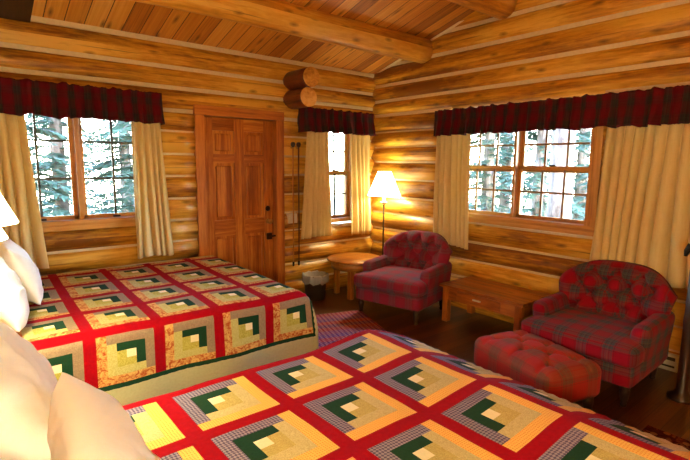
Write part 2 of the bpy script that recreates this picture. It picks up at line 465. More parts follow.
# pale strip where ceiling meets the walls
m = MB(); m.box((XL, -.05, ZW-.03), (0, .05, ZW+.012), .004); structure(m.build('trim_1', M['chink']))
m = MB(); n = 12
pts = [[], [], [], []]
for i in range(n+1):
    y = YF/2*i/n
    z = ceil_z(y)
    for r_, (dx, dz) in enumerate(((.02, .01), (-.045, .01), (-.045, -.022), (.02, -.022))): pts[r_].append((dx, y, z+dz))
m.quadgrid(pts, None, closeu=True); structure(m.build('trim_2', M['chink']))

# log purlins under the ceiling, parallel to the back wall
def purlin(y, z, r, seed, label):
    m = MB(); m.log((XL-.05, y, z), (.05, y, z), r, seg=24, n=18, seed=seed, wob=.012)
    return structure(m.build('ceiling_beam', [M['purlin'], M['log_end']]), label)
purlin(-.86, 2.855, .135, 11, 'peeled log beam under the ceiling nearest the back wall')
purlin(-1.86, 3.13, .15, 12, 'peeled log beam higher up the slope')
purlin(-3.2, 3.50, .15, 13, 'peeled log ridge beam')
# dark rafter by the left edge
m = MB()
pts = [[], [], [], []]
for i in range(7):
    y = .0 - 1.6*i/6; z = ceil_z(y)
    for r_, (x_, dz) in enumerate(((-3.98, .02), (-3.71, .02), (-3.71, -.05), (-3.98, -.05))): pts[r_].append((x_, y, z+dz))
m.quadgrid(pts, lambda i, j: (j*.27, i*.2), closeu=True, smooth=False); structure(m.build('ceiling_rafter', M['darkwood']), 'dark rafter board under the ceiling at the left')
# sawn log stubs on the back wall right of the door
for z, L, sd in ((2.475, .42, 21), (2.275, .37, 22)):
    m = MB(); m.log((-1.285, .05, z), (-1.285, -L, z), .105, seg=22, n=4, seed=sd, wob=0)
    structure(m.build('log_stub', [M['stub'], M['log_end']]), 'sawn end of a cross log sticking out of the back wall')

# ------------------------------------------------------------------ windows
def win(name, axis, op, units, rows, muntin, mull, double_hung, label):
    """op = (a0,a1,z0,z1); units = list of (a0,a1,cols) glass extents"""
    a0, a1, z0, z1 = op
    def B(mb, lo, hi, **k):   # a, depth, z -> world
        if axis == 'x': mb.box((lo[0], lo[1], lo[2]), (hi[0], hi[1], hi[2]), **k)
        else: mb.box((lo[1], lo[0], lo[2]), (hi[1], hi[0], hi[2]), **k)
    e = bpy.data.objects.new(name, None); COL.objects.link(e); structure(e, label)
    f = MB(); D0, D1 = -.055, .14
    B(f, (a0-.02, D0, z0-.02), (units[0][0]-.035, D1, z1+.03)); B(f, (units[-1][1]+.035, D0, z0-.02), (a1+.02, D1, z1+.03))
    B(f, (a0-.02, D0, z1-.04), (a1+.02, D1, z1+.03))
    B(f, (a0-.02, D0-.01, z0-.035), (a1+.02, D1, z0+.012))
    for u, w in zip(units, units[1:]): B(f, (u[1]+.035, -.03, z0), (w[0]-.035, D1, z1))
    f.build('window_frame', M['trim'], e)
    for (g0, g1, cols) in units:
        zb, zt = z0+.045, z1-.06
        parts = [(zb, zt, .05)] if not double_hung else [(zb, (zb+zt)/2, .045), ((zb+zt)/2, zt, .075)]
        rr = rows if not double_hung else rows//2
        for (p0, p1, dp) in parts:
            s = MB(); w = .036
            B(s, (g0-w, dp-.018, p0-w), (g0, dp+.018, p1+w*.5)); B(s, (g1, dp-.018, p0-w), (g1+w, dp+.018, p1+w*.5))
            B(s, (g0-w, dp-.018, p0-w), (g1+w, dp+.018, p0)); B(s, (g0-w, dp-.018, p1-.012), (g1+w, dp+.018, p1+w*.6))
            so = s.build('window_sash', M['trim'] if not double_hung else M['trim'], e)
            t = MB()
            for c in range(1, cols): x = g0+(g1-g0)*c/cols; B(t, (x-.0095, dp-.010, p0), (x+.0095, dp+.010, p1), bevel=.002)
            for c in range(1, rr): z = p0+(p1-p0)*c/rr; B(t, (g0, dp-.0095, z-.0095), (g1, dp+.0095, z+.0095), bevel=.002)
            t.build('muntin', muntin, so)
            g = MB(); B(g, (g0-.005, dp-.002, p0-.005), (g1+.005, dp+.002, p1+.005), bevel=0)
            g.build('window_glass', M['glass'], so)
        lk = MB(); zc = zb-.03 if not double_hung else (zb+zt)/2+.02
        B(lk, ((g0+g1)/2-.03, .0, zc), ((g0+g1)/2+.03, .03, zc+.016)); lk.build('window_latch', M['bronze'], e)
    return e
win('window_1', 'x', W1, [(-3.965, -3.49, 2), (-3.385, -2.915, 2)], 3, M['muntin_dark'], .1, False, 'twin casement window above the far bed')
win('window_2', 'x', W2, [(-.785, -.425, 2)], 4, M['muntin_dark'], .1, True, 'narrow sash window by the corner')
win('window_3', 'y', W3, [(-2.75, -2.115, 3), (-2.02, -1.385, 3)], 4, M['muntin'], .1, True, 'double sash window in the right wall')
# flat apron board under window 1 and 3
m = MB(); m.box((-4.0, -.062, .985), (-2.9, 0, 1.03), .004); m.build('window_apron', M['trim'], bpy.data.objects['window_1'])
m = MB(); m.box((-.062, -2.9, .975), (0, -1.25, 1.02), .004); m.build('window_apron', M['trim'], bpy.data.objects['window_3'])

# ------------------------------------------------------------------ door
d = bpy.data.objects.new('door_1', None); COL.objects.link(d); structure(d, 'six panel reddish wooden door in the back wall')
m = MB(); X0, X1 = -2.318, -1.505; yd = .02
st = .112; pn = (X1-X0-3*st)/2
xs = [X0, X0+st, X0+st+pn, X0+2*st+pn, X0+2*st+2*pn, X1]
zs = [.01, .24, .80, .97, 1.57, 1.66, 1.90, 2.03]
for a, b in ((0, 1), (2, 3), (4, 5)): m.box((xs[a], yd, zs[0]), (xs[b], yd+.04, zs[7]), .003, grain=2)
for a, b in ((0, 1), (2, 3), (4, 5), (6, 7)):
    for c in ((1, 2), (3, 4)): m.box((xs[c[0]], yd+.001, zs[a]), (xs[c[1]], yd+.04, zs[b]), .003, grain=0)
m.build('door_slab', M['door'], d)
for a, b in ((1, 2), (3, 4), (5, 6)):
    for c in ((1, 2), (3, 4)):
        m = MB(); m.box((xs[c[0]]-.005, yd+.020, zs[a]-.005), (xs[c[1]]+.005, yd+.035, zs[b]+.005), 0, grain=2)
        m.box((xs[c[0]]+.03, yd+.006, zs[a]+.03), (xs[c[1]]-.03, yd+.03, zs[b]-.03), .012, grain=2, seg=1); m.build('door_panel', M['door'], d)
m = MB()
m.box((-2.415, -.06, 0), (-2.322, .12, 2.035), .006, grain=2); m.box((-1.500, -.06, 0), (-1.402, .12, 2.035), .006, grain=2)
m.box((-2.42, -.062, 2.035), (-1.398, .12, 2.13), .006, grain=0); m.box((-2.33, .07, 0), (-1.49, .12, 2.04), 0, grain=2)
m.build('door_casing', M['casing'], d)
m = MB(); m.lathe([(.028, 0), (.028, .008), (.012, .012), (.012, .035), (.026, .045), (.03, .06), (.022, .072), (0, .075)], seg=18)
o = m.build('door_knob', M['brass'], d); o.location = (-1.577, yd, .925); o.rotation_euler = (PI/2, 0, 0)
m = MB(); m.lathe([(.03, 0), (.028, .012), (.016, .016), (.014, .03), (0, .032)], seg=18)
o = m.build('deadbolt', M['bronze'], d); o.location = (-1.577, yd, 1.068); o.rotation_euler = (PI/2, 0, 0)
m = MB(); m.box((-1.60, yd-.03, .715), (-1.535, yd, .79), .01); m.box((-1.55, yd-.045, .745), (-1.50, yd-.02, .765), .004)
m.build('door_latch', M['bronze'], d)

# light switch plate and two walking sticks
e = empty('light_switch', (-1.30, -.074, .945), 0, 'white double light switch plate right of the door', 'light switch')
m = MB(); m.box((-.057, -.006, -.055), (.057, .06, .055), .004); m.build('switch_plate', M['white'], e)
for s in (-.025, .025): m = MB(); m.box((s-.007, -.016, -.018), (s+.007, -.006, .012), .002); m.build('toggle', M['white'], e)
for i, (x, mat, lab) in enumerate(((-1.312, M['trim'], 'thin light brown walking stick, the one nearer the door'), (-1.236, M['stub'], 'thin dark walking stick, the one nearer the small window'))):
    e = empty('walking_stick', (x, -.098, .40), 0, lab, 'walking stick', 'walking sticks hung beside the door')
    m = MB(); m.tube([(0, 0, 0), (.003, 0, .5), (-.002, 0, 1.0), (0, 0, 1.36)], [.006, .008, .009, .009], 10); m.build('shaft', mat, e)
    m = MB(); m.lathe([(.010, 1.35), (.022, 1.365), (.027, 1.385), (.02, 1.405), (0, 1.41)], seg=14); m.build('handle', M['darkwood'], e)
    m = MB(); m.lathe([(.008, -.01), (.012, 0), (.012, .04), (.009, .045)], seg=12); m.build('tip', M['iron'], e)
    m = MB(); m.tube([(0, .0, 1.34), (0, .03, 1.345), (0, .10, 1.35)], .004, 8); m.build('hook', M['iron'], e)

# ------------------------------------------------------------------ curtains and valances
def drape(name, axis, top, bot, zt, zb, d0, folds, seed, label, cat='curtain', group=None):
    """top/bot = (a0, a1) extents at top and bottom, hung d0 in front of the wall plane"""
    rr = random.Random(seed); nu, nv = folds*12, 26
    ph = [rr.uniform(0, 6.28) for _ in range(6)]
    m = MB(); rows = []
    wmid = (top[1]-top[0]+bot[1]-bot[0])/2
    for i in range(nu+1):
        u = i/nu; row = []
        for j in range(nv+1):
            v = j/nv; z = zt+(zb-zt)*v
            k = v**1.2
            a = top[0]+(top[1]-top[0])*u; b = bot[0]+(bot[1]-bot[0])*u
            uu = u+.035*math.sin(u*9+ph[0])*(.4+v)
            amp = .030+.022*min(1, v*1.6)
            f = 2*abs(math.sin(PI*folds*uu+ph[1]+.25*math.sin(3*v+ph[2])))**.65-1
            f = f*(.75+.5*mnoise.noise(Vector((uu*folds*.9+seed*3, seed, 0))))*1.15
            dp = amp*f+.012*math.sin(2*PI*folds*.37*u+ph[3]+v*1.5)*v
            p = a*(1-k)+b*k + .010*math.cos(2*PI*folds*uu+ph[1])*v
            zz = z + (.008*math.sin(6*u+ph[4]) if j == nv else 0)
            dd = -(d0+dp)
            row.append((p, dd, zz) if axis == 'x' else (dd, p, zz))
        rows.append(row)
    m.quadgrid(rows, lambda i, j: (i/nu*wmid*1.6, j/nv*(zt-zb)))
    o = m.build(name, M['curtain'])
    md = o.modifiers.new('thick', 'SOLIDIFY'); md.thickness = .004; md.offset = 0
    return tag(o, label, cat, group)
CUR = 'cream curtains at the windows'
drape('curtain', 'x', (-4.28, -3.81), (-4.32, -3.725), 1.97, .70, .128, 7, 1, 'cream curtain on the left of the window above the far bed', group=CUR)
drape('curtain', 'x', (-3.02, -2.77), (-3.04, -2.70), 1.97, .70, .128, 5, 2, 'cream curtain between the far bed window and the door', group=CUR)
drape('curtain', 'x', (-1.15, -.83), (-1.25, -.795), 1.97, .715, .128, 6, 3, 'cream curtain beside the walking sticks, left of the narrow window', group=CUR)
drape('curtain', 'x', (-.53, -.185), (-.495, -.14), 1.97, .69, .128, 5, 4, 'cream curtain glowing in the corner behind the floor lamp', group=CUR)
drape('curtain', 'y', (-1.62, -1.18), (-1.66, -1.20), 1.97, .70, .112, 6, 5, 'cream curtain on the right wall just behind the tufted red armchair', group=CUR)
drape('curtain', 'y', (-3.95, -2.945), (-4.0, -2.885), 1.97, .68, .128, 13, 6, 'wide cream curtain behind the bold plaid armchair', group=CUR)

def valance(axis, a0, a1, zt, zb, seed, label):
    rr = random.Random(seed); L = a1-a0; ph = [rr.uniform(0, 6.28) for _ in range(6)]
    n = int(L*70); nv = 12; m = MB(); rows = []; dep = .20
    path = []
    for i in range(5): path.append((a0, -.035-(dep-.035)*i/5))
    for i in range(n+1): path.append((a0+L*i/n, -dep))
    for i in range(1, 6): path.append((a1, -dep+(dep-.035)*i/5))
    for i, (a, dd) in enumerate(path):
        row = []
        g = mnoise.noise(Vector((a*16+seed*5, 0, 0)))+.6*mnoise.noise(Vector((a*37+seed, 3, 0)))
        for j in range(nv+1):
            v = j/nv
            z = zt+(zb-zt)*v
            amp = .016 if v < .12 else (.014 if v < .3 else .014+.040*(v-.3)/.7)
            sn = math.sin(a*31+ph[0]+1.4*math.sin(a*7)+.8*math.sin(a*17)); off = amp*((2*abs(sn)**.6-1)*.8+.8*g)
            ruff = (.016*g if v == 0 else 0)
            hem = (.026*mnoise.noise(Vector((a*6+seed, 9, 0)))+.012*g) if j == nv else 0
            flare = .02*max(0, v-.3)
            side = i < 5 or i > n+5
            p = (a+((off*.6-flare) if i < 5 else (off*.6+flare) if i > n+5 else 0))
            q = dd-(0 if side else off+flare)
            row.append((p, q, z+ruff+hem) if axis == 'x' else (q, p, z+ruff+hem))
        rows.append(row)
    m.quadgrid(rows, lambda i, j: (path[i][0]*1.25+path[i][1], j/nv*(zt-zb)*1.05))
    e = m.build('valance', M['plaid_val'])
    md = e.modifiers.new('thick', 'SOLIDIFY'); md.thickness = .005; md.offset = 0
    tag(e, label, 'valance', 'tartan valances over the windows')
    r = MB(); P = (lambda a, dd, z: (a, dd, z)) if axis == 'x' else (lambda a, dd, z: (dd, a, z))
    r.tube([P(a0+.01, -.03, zt-.05), P(a0+.015, -dep+.03, zt-.05), P(a1-.015, -dep+.03, zt-.05), P(a1-.01, -.03, zt-.05)], .009, 8)
    r.build('curtain_rod', M['brass'], e)
    return e
valance('x', -4.45, -2.775, 2.185, 1.915, 1, 'dark tartan valance over the casement window above the far bed')
valance('x', -1.21, -.20, 2.190, 1.925, 2, 'short dark tartan valance over the narrow corner window')
valance('y', -4.10, -1.19, 2.148, 1.880, 3, 'long dark red tartan valance along the right wall')

# ------------------------------------------------------------------ quilts
def quilt(name, top, sash_x, sash_y, pitch, sash, corner, mats, ext, bed, Rr, shear, label, seed, Rf=None, rise=0, xs=1):
    """ext=(xmin,xmax,ymin,ymax) cloth extents; bed=(x0,x1,y0,y1) where the top turns down; corner=(sx,sy) dark corner of a block"""
    RED, OUT, GRN, CRM, L1, L2, Y, HEM = range(8)
    unit = (pitch-sash)/6
    def lines(a, b, s0):
        """breakpoints aligned with the piecing, two cells per strip"""
        out = set()
        k0 = int(math.floor((a-s0)/pitch))-1; k1 = int(math.ceil((b-s0)/pitch))+1
        for k in range(k0, k1+1):
            c = s0+k*pitch
            for t in [-sash/2, 0, sash/2]+[sash/2+unit*q/2 for q in range(1, 12)]:
                if a <= c+t <= b: out.add(round(c+t, 5))
        out.add(round(a, 5)); out.add(round(b, 5))
        l = sorted(out); r = [l[0]]
        for x in l[1:]:
            if x-r[-1] > .002: r.append(x)
        return r
    X = lines(ext[0], ext[1], sash_x); Y_ = lines(ext[2], ext[3], sash_y)
    hem = ext[4]; # (xmax_block, ymin_block, ymax_block)
    def mat(x, y):
        dx = x-hem[0]; dy0 = hem[1]-y; dy1 = y-hem[2]
        o = max(dx, dy0, dy1)
        if o > 0: return GRN if o < .042 else HEM
        fx = ((x-sash_x+sash/2) % pitch)-sash; fy = ((y-sash_y+sash/2) % pitch)-sash
        if fx < 0 or fy < 0: return RED
        cx = int(min(5, fx/unit)); cy = int(min(5, fy/unit))
        if corner[0] > 0: cx = 5-cx
        if corner[1] > 0: cy = 5-cy
        k = min(cx, cy); far = max(cx, cy)
        if far == 5: return Y
        if k == 0: return OUT
        if far == 4: return L2
        if k == 1: return GRN
        if far == 3: return L1
        return CRM if (cx == 2 and cy == 2) else L1
    x0, x1, y0, y1 = bed
    def fold(d, Rr=Rr):
        if d <= 0: return 0, 0
        arc = Rr*PI/2
        if d < arc: th = d/Rr; return Rr*math.sin(th), Rr*(1-math.cos(th))
        return Rr+(d-arc)*.10, Rr+(d-arc)*.82
    def seamd(x, s0):
        f = (x-s0+sash/2) % pitch
        cand = [0, sash, pitch]+[sash+unit*q for q in range(1, 6)]
        return min(abs(f-c) for c in cand)
    pts = []
    for x in X:
        row = []
        for y in Y_:
            ox = x-x1; oy0 = y0-y; oy1 = y-y1
            px, dx = fold(ox, Rf or Rr); pya, dya = fold(oy0); pyb, dyb = fold(oy1)
            wx = min(x, x1)+px
            wy = (y0-pya) if oy0 > 0 else ((y1+pyb) if oy1 > 0 else y)
            dz = max(dx, dya, dyb)
            if ox > 0 and (oy0 > 0 or oy1 > 0):
                # corner fold: cloth gathers and flares
                s = min(dx, max(dya, dyb)); wx += .10*s; wy += (-.10 if oy0 > 0 else .10)*s
                dz = (dx**4+max(dya, dyb)**4)**.25
            # soft body of the bed plus quilting puffs
            und = .010*mnoise.noise(Vector((x*1.7+seed, y*1.7, 0)))+.004*mnoise.noise(Vector((x*6, y*6, seed)))
            sd = min(seamd(x, sash_x), seamd(y, sash_y))
            puff = .0035*min(1, sd/.012)
            wav = 0
            if dz > Rr: wav = .012*math.sin((x if (oy0 > 0 or oy1 > 0) else y)*9+seed)*min(1, (dz-Rr)/.2)
            tt = max(0, min(1, (x-(x1-.70))/.40)); ss = max(0, min(x, x1)-(x1-.28))/.28; z = top+und+puff-dz+(rise*tt*tt*(3-2*tt)-.095*ss**1.35 if rise else 0)
            if oy0 > 0: wy -= puff+wav
            if oy1 > 0: wy += puff+wav
            if ox > 0: wx += puff+wav
            if x < sash_x: wx = sash_x+(wx-sash_x)*xs
            wx += shear*(y-hem[1])
            row.append((wx, wy, z))
        pts.append(row)
    m = MB()
    m.quadgrid(pts, lambda i, j: (X[i], Y_[j]), mats=lambda i, j: mat((X[i]+X[i+1])/2, (Y_[j]+Y_[j+1])/2))
    o = m.build(name, mats)
    md = o.modifiers.new('thick', 'SOLIDIFY'); md.thickness = .012; md.offset = -1; md.use_rim = True
    return tag(o, label, 'quilt')

PT, SA = .385, .066
TOP1 = .645
xb = -2.66+SA/2+(PT-SA); yb = -1.82-SA/2-(PT-SA)
quilt('quilt', TOP1, -2.66, -1.82, PT, SA, (1, 1), [Q_RED, A_OUT, Q_GREEN, Q_CREAM, A_L1, A_L2, A_FL, Q_HEM],
      (-4.30, xb+.20, yb-.20, .03+.05, (xb, yb, 1)), (-4.3, -2.40, -1.77, -.16), .085, .03,
      'log cabin patchwork quilt with lime and floral blocks on the far bed', 3, xs=.965)
TOP2 = .585
PT2 = .398
xb2 = -2.455+SA/2+(PT2-SA); yt2 = -2.668+SA/2
quilt('quilt', TOP2, -2.455, -2.668, PT2, SA, (-1, 1), [Q_RED, B_OUT, Q_GREEN, Q_CREAM, B_L1, B_L2, B_Y, Q_HEM],
      (-4.30, xb2+.20, -4.60, yt2+.25, (xb2, -9, yt2)), (-4.3, -2.195, -4.22, -2.675), .085, 0,
      'log cabin patchwork quilt with yellow and grey check blocks on the near bed', 8, .06, .025)

# beds under the quilts
def bed(y0, y1, x1, top, label):
    e = empty('bed', (-4.0, (y0+y1)/2, 0), 0, label, 'bed')
    cx, cy = -4.0, (y0+y1)/2
    def bx(name, lo, hi, bv, mat, sg=3):
        m = MB(); m.box((lo[0]-cx, lo[1]-cy, lo[2]), (hi[0]-cx, hi[1]-cy, hi[2]), bv, seg=sg); return m.build(name, mat, e)
    bx('mattress', (-4.46, y0, .35), (x1, y1, top-.024), .055, M['cream'], 4)
    bx('box_spring', (-4.46, y0+.01, .14), (x1-.01, y1-.01, .345), .02, M['skirt'])
    bx('bed_frame', (-4.46, y0+.04, .10), (x1-.05, y1-.04, .139), .005, M['iron'])
    for xx in (-4.40, x1-.14):
        for yy in (y0+.10, y1-.10):
            m = MB(); m.tube([(xx-cx, yy-cy, .0), (xx-cx, yy-cy, .11)], .022, 10); m.build('leg', M['iron'], e)
    m = MB()
    m.tube([(-4.52-cx, y0+.04-cy, 0), (-4.52-cx, y0+.04-cy, 1.0)], .045, 12); m.tube([(-4.52-cx, y1-.04-cy, 0), (-4.52-cx, y1-.04-cy, 1.0)], .045, 12)
    for z in (.5, .7, .9): m.tube([(-4.52-cx, y0+.02-cy, z), (-4.52-cx, y1-.02-cy, z)], .04, 12)
    m.build('headboard', M['bench'], e)
    return e
bed(-1.83, -.10, -2.345, TOP1, 'queen bed beneath the casement window, farther from the viewer')
bed(-4.28, -2.62, -2.23, TOP2-.09, 'queen bed nearest the viewer, across the bottom of the picture')

# ------------------------------------------------------------------ pillows
def pillow(loc, size, rot, label, seed):
    w, h, t = size; n = 44; rr = random.Random(seed); sd = rr.uniform(0, 50)
    m = MB()
    def P(u, v, s):
        # superellipse plan, pinched corners
        x, y = u, v
        ex = 1-.10*(abs(v)**2)*(1 if abs(u) > 0 else 0); ey = 1-.10*(abs(u)**2)
        px, py = x*w/2*ex, y*h/2*ey
        b = max(0, (1-abs(u)**2.4))**.55*max(0, (1-abs(v)**2.4))**.55
        wr = .014*mnoise.noise(Vector((u*1.6+sd, v*1.6, s)))+.013*max(0, 1-5*abs(mnoise.noise(Vector((u*1.5+v*.8+sd, v*.9-u*.3, s*3)))))-.006*max(0, 1-5*abs(mnoise.noise(Vector((u*3+sd, v*1.5+u, s*5)))))+.004*mnoise.noise(Vector((u*9+sd, v*7, s*3)))
        edge = .016*max(abs(u), abs(v))**6*mnoise.noise(Vector((u*4, v*4, sd)))
        return (px, py, s*(t/2*b)+wr*b+edge)
    for s in (1, -1):
        pts = [[P(-1+2*i/n, -1+2*j/n, s) for j in range(n+1)] for i in range(n+1)]
        m.quadgrid(pts, lambda i, j: (i/n*w*1.2+s*3, j/n*h*1.2), flip=(s < 0))
    bmesh.ops.remove_doubles(m.bm, verts=m.bm.verts, dist=.0008)
    # flange seam
    o = m.build('pillow', M['linen'], sub=1)
    a, yw = math.radians(rot[0]), math.radians(rot[1])
    mt = Matrix(((0, -math.sin(a), math.cos(a)), (1, 0, 0), (0, math.cos(a), math.sin(a)))).to_4x4()
    o.matrix_world = Matrix.Translation(loc) @ Matrix.Rotation(yw, 4, 'Z') @ mt @ Matrix.Rotation(math.radians(rot[2]), 4, 'Z')
    return tag(o, label, 'pillow', 'white bed pillows')

# ------------------------------------------------------------------ bedside lamp and nightstand between the beds
def nightstand(loc, label):
    e = empty('nightstand', loc, 0, label, 'nightstand')
    m = MB(); m.box((-.17, -.27, .60), (.19, .27, .63), .006, grain=1); m.build('top', M['bench'], e)
    m = MB(); m.box((-.15, -.25, .15), (.17, .25, .60), .004, grain=1); m.build('cabinet_body', M['bench'], e)
    for k, z in enumerate((.18, .39)):
        m = MB(); m.box((.168, -.235, z), (.185, .235, z+.19), .004, grain=1); dr = m.build('drawer', M['bench'], e)
        m = MB(); m.lathe([(.008, 0), (.008, .012), (.016, .02), (.012, .03), (0, .032)], seg=14); kb = m.build('knob', M['bronze'], dr); kb.location = (.184, 0, z+.095); kb.rotation_euler = (0, PI/2, 0)
    for sx in (-.13, .15):
        for sy in (-.23, .23):
            m = MB(); m.box((sx-.02, sy-.02, 0), (sx+.02, sy+.02, .16), .003, grain=2); m.build('leg', M['bench'], e)
nightstand((-4.40, -2.28, 0), 'small wooden nightstand between the heads of the two beds')
nightstand((-4.40, -5.05, 0), 'added unseen nightstand under the extra lamp on the viewer side of the near bed')  # unseen stand, added only to carry the extra lamp

lamp_lights = []
def point(name, loc, energy, col, rad, parent=None):
    l = bpy.data.lights.new(name, 'POINT'); l.energy = energy; l.color = col; l.shadow_soft_size = rad
    o = bpy.data.objects.new(name, l); COL.objects.link(o); o.location = loc
    if parent: o.parent = parent
    return o
WARM = (1.0, .93, .58)
def bedside(loc, rz, label, smat):
    e = empty('table_lamp', loc, rz, label, 'lamp')
    m = MB(); m.lathe([(.10, 0), (.10, .015), (.03, .035), (.018, .06), (.014, .3), (.014, .58)], seg=22); m.build('lamp_base', M['brass'], e)
    m = MB(); m.tube([(.035, -.20, .62), (.035, -.17, .60), (.02, -.04, .585), (0, 0, .58), (.02, .04, .585), (.10, .13, .60), (.10, .16, .63)], .010, 10); m.build('lamp_arm', M['brass'], e)
    for sx, sy, zz in ((.035, -.20, .648), (.10, .16, .665)):
        m = MB(); z0 = zz; m.lathe([(.155, z0), (.066, z0+.20)], (sx, sy, 0), seg=36, cap=False)
        sh = m.build('lamp_shade', smat, e); md = sh.modifiers.new('t', 'SOLIDIFY'); md.thickness = .003
        m = MB(); m.lathe([(.012, z0-.01), (.014, z0+.05), (.028, z0+.09), (.03, z0+.115), (0, z0+.145)], (sx, sy, 0), seg=16); m.build('bulb', M['bulb'], sh)
bedside((-4.31, -2.30, .645), 0, 'brass bedside lamp with two glowing cone shades at the left edge', M['shade_bed'])
bedside((-4.36, -5.05, .632), 0, 'added unseen lamp with two cone shades on the viewer side of the near bed', M['shade_added'])  # unseen lamp added behind the camera to brighten the near pillows

# ------------------------------------------------------------------ floor lamp in the corner
FLX, FLY = -.20, -.43
e = empty('floor_lamp', (FLX, FLY, 0), 0, 'floor lamp with glowing white cone shade in the corner', 'floor lamp')
m = MB(); m.lathe([(.13, 0), (.13, .015), (.05, .03), (.02, .05), (.012, .07)], seg=28); m.build('lamp_base', M['bronze'], e)
m = MB(); m.tube([(0, 0, .05), (0, 0, 1.10)], .0105, 12); m.build('pole', M['bronze'], e)
m = MB(); m.lathe([(.012, 1.08), (.045, 1.10), (.048, 1.112), (.016, 1.125), (.022, 1.14), (.022, 1.19), (.012, 1.2)], seg=20); m.build('lamp_socket', M['white'], e)
m = MB(); m.lathe([(.205, 1.19), (.082, 1.485)], seg=44, cap=False); sh = m.build('lamp_shade', M['shade_floor'], e)
md = sh.modifiers.new('t', 'SOLIDIFY'); md.thickness = .003
m = MB(); m.lathe([(.012, 1.19), (.014, 1.22), (.03, 1.28), (.03, 1.30), (0, 1.335)], seg=16); m.build('bulb', M['bulb'], e)

# ------------------------------------------------------------------ round side table
e = empty('side_table', (-.62, -.385, 0), 0, 'round pine side table in the corner beside the tufted armchair', 'table')
m = MB(); m.lathe([(0, .43), (.325, .43), (.338, .436), (.338, .45), (.328, .457), (0, .457)], seg=48)
for f in m.bm.faces:
    for lp in f.loops: lp[m.uvl].uv = (lp.vert.co.x, lp.vert.co.y+lp.vert.co.z)
m.build('table_top', M['table'], e)
m = MB(); m.lathe([(.27, .34), (.285, .34), (.285, .43), (.27, .43), (.27, .34)], seg=40, cap=False)
for f in m.bm.faces:
    for lp in f.loops: lp[m.uvl].uv = (math.atan2(lp.vert.co.y, lp.vert.co.x)*.3, lp.vert.co.z)
m.build('apron', M['table'], e)
for a in (.3, 1.87, 3.44, 5.01):
    m = MB(); x, y = .225*math.cos(a+.35), .225*math.sin(a+.35); m.box((x-.028, y-.028, 0), (x+.028, y+.028, .43), .004, grain=2); m.build('leg', M['table'], e)

# ------------------------------------------------------------------ waste basket with liner
e = empty('waste_basket', (-1.10, -.235, 0), 0, 'dark waste basket with clear plastic liner by the door', 'bin')
m = MB(); m.lathe([(0, .004), (.105, .004), (.11, .0), (.14, .275), (.148, .28), (.148, .288), (.134, .288), (.104, .012), (0, .012)], seg=30); m.build('basket_body', M['bin'], e)
m = MB(); rows = []
seg = 48
for k in range(seg):
    th = 2*PI*k/seg; row = []
    for (r, z, w) in ((.095, .03, .0), (.120, .20, .002), (.131, .285, .003), (.143, .297, .005), (.154, .288, .006), (.157, .24, .008), (.154, .20, .012)):
        q = w*(math.sin(th*9)+.8*math.sin(th*17+1)+.6*mnoise.noise(Vector((th*3, z*20, 1))))
        row.append(((r+q*.6)*math.cos(th), (r+q*.6)*math.sin(th), z+q*(1.0 if z > .19 else 0)))
    rows.append(row)
m.quadgrid(rows, None, closeu=True); m.build('plastic_liner', M['bag'], e)

# ------------------------------------------------------------------ bench table with drawer
e = empty('coffee_table', (-.02, -2.09, 0), 0, 'low pine table with one drawer along the right wall between armchairs', 'table')
L = .46; Hh = .385
m = MB()
for k in range(3): m.box((-.54+.178*k, -L, Hh-.028), (-.54+.178*(k+1)-.002, L, Hh), .004, grain=1)
m.build('table_top', M['bench'], e)
m = MB()
m.box((-.50, -L+.07, Hh-.155), (-.485, L-.07, Hh-.028), .003, grain=1); m.box((-.06, -L+.07, Hh-.155), (-.045, L-.07, Hh-.028), .003, grain=1)
m.box((-.485, -L+.05, Hh-.155), (-.06, -L+.065, Hh-.028), .003, grain=0); m.box((-.485, L-.065, Hh-.155), (-.06, L-.05, Hh-.028), .003, grain=0)
m.build('apron', M['bench'], e)
m = MB(); m.box((-.512, -.22, Hh-.135), (-.499, .26, Hh-.045), .003, grain=1); dr = m.build('drawer', M['bench'], e)
m = MB(); m.box((-.526, -.02, Hh-.094), (-.511, .07, Hh-.078), .005); m.build('drawer_pull', M['white'], dr)
for sx in (-.485, -.065):
    for sy in (-L+.06, L-.06):
        m = MB(); m.box((sx-.032, sy-.032, 0), (sx+.032, sy+.032, Hh-.028), .006, grain=2); m.build('leg', M['bench'], e)

# ------------------------------------------------------------------ baseboard heater
for y, lab in ((-1.17, 'small cream wall vent low between the muted red armchair and the low table'), (-3.485, 'small cream wall vent low behind the bold plaid armchair')):
    e = empty('wall_vent', (-.06, y, 0), 0, lab, 'vent', 'cream vents low on the right wall')
    m = MB(); m.box((-.012, -.095, .0), (.06, .095, .13), .006); m.build('vent_case', M['heater'], e)
    m = MB(); m.box((-.014, -.075, .085), (-.008, .03, .112), .001); m.box((-.014, -.075, .03), (-.008, .075, .045), .001); m.build('slot', M['slot'], e)

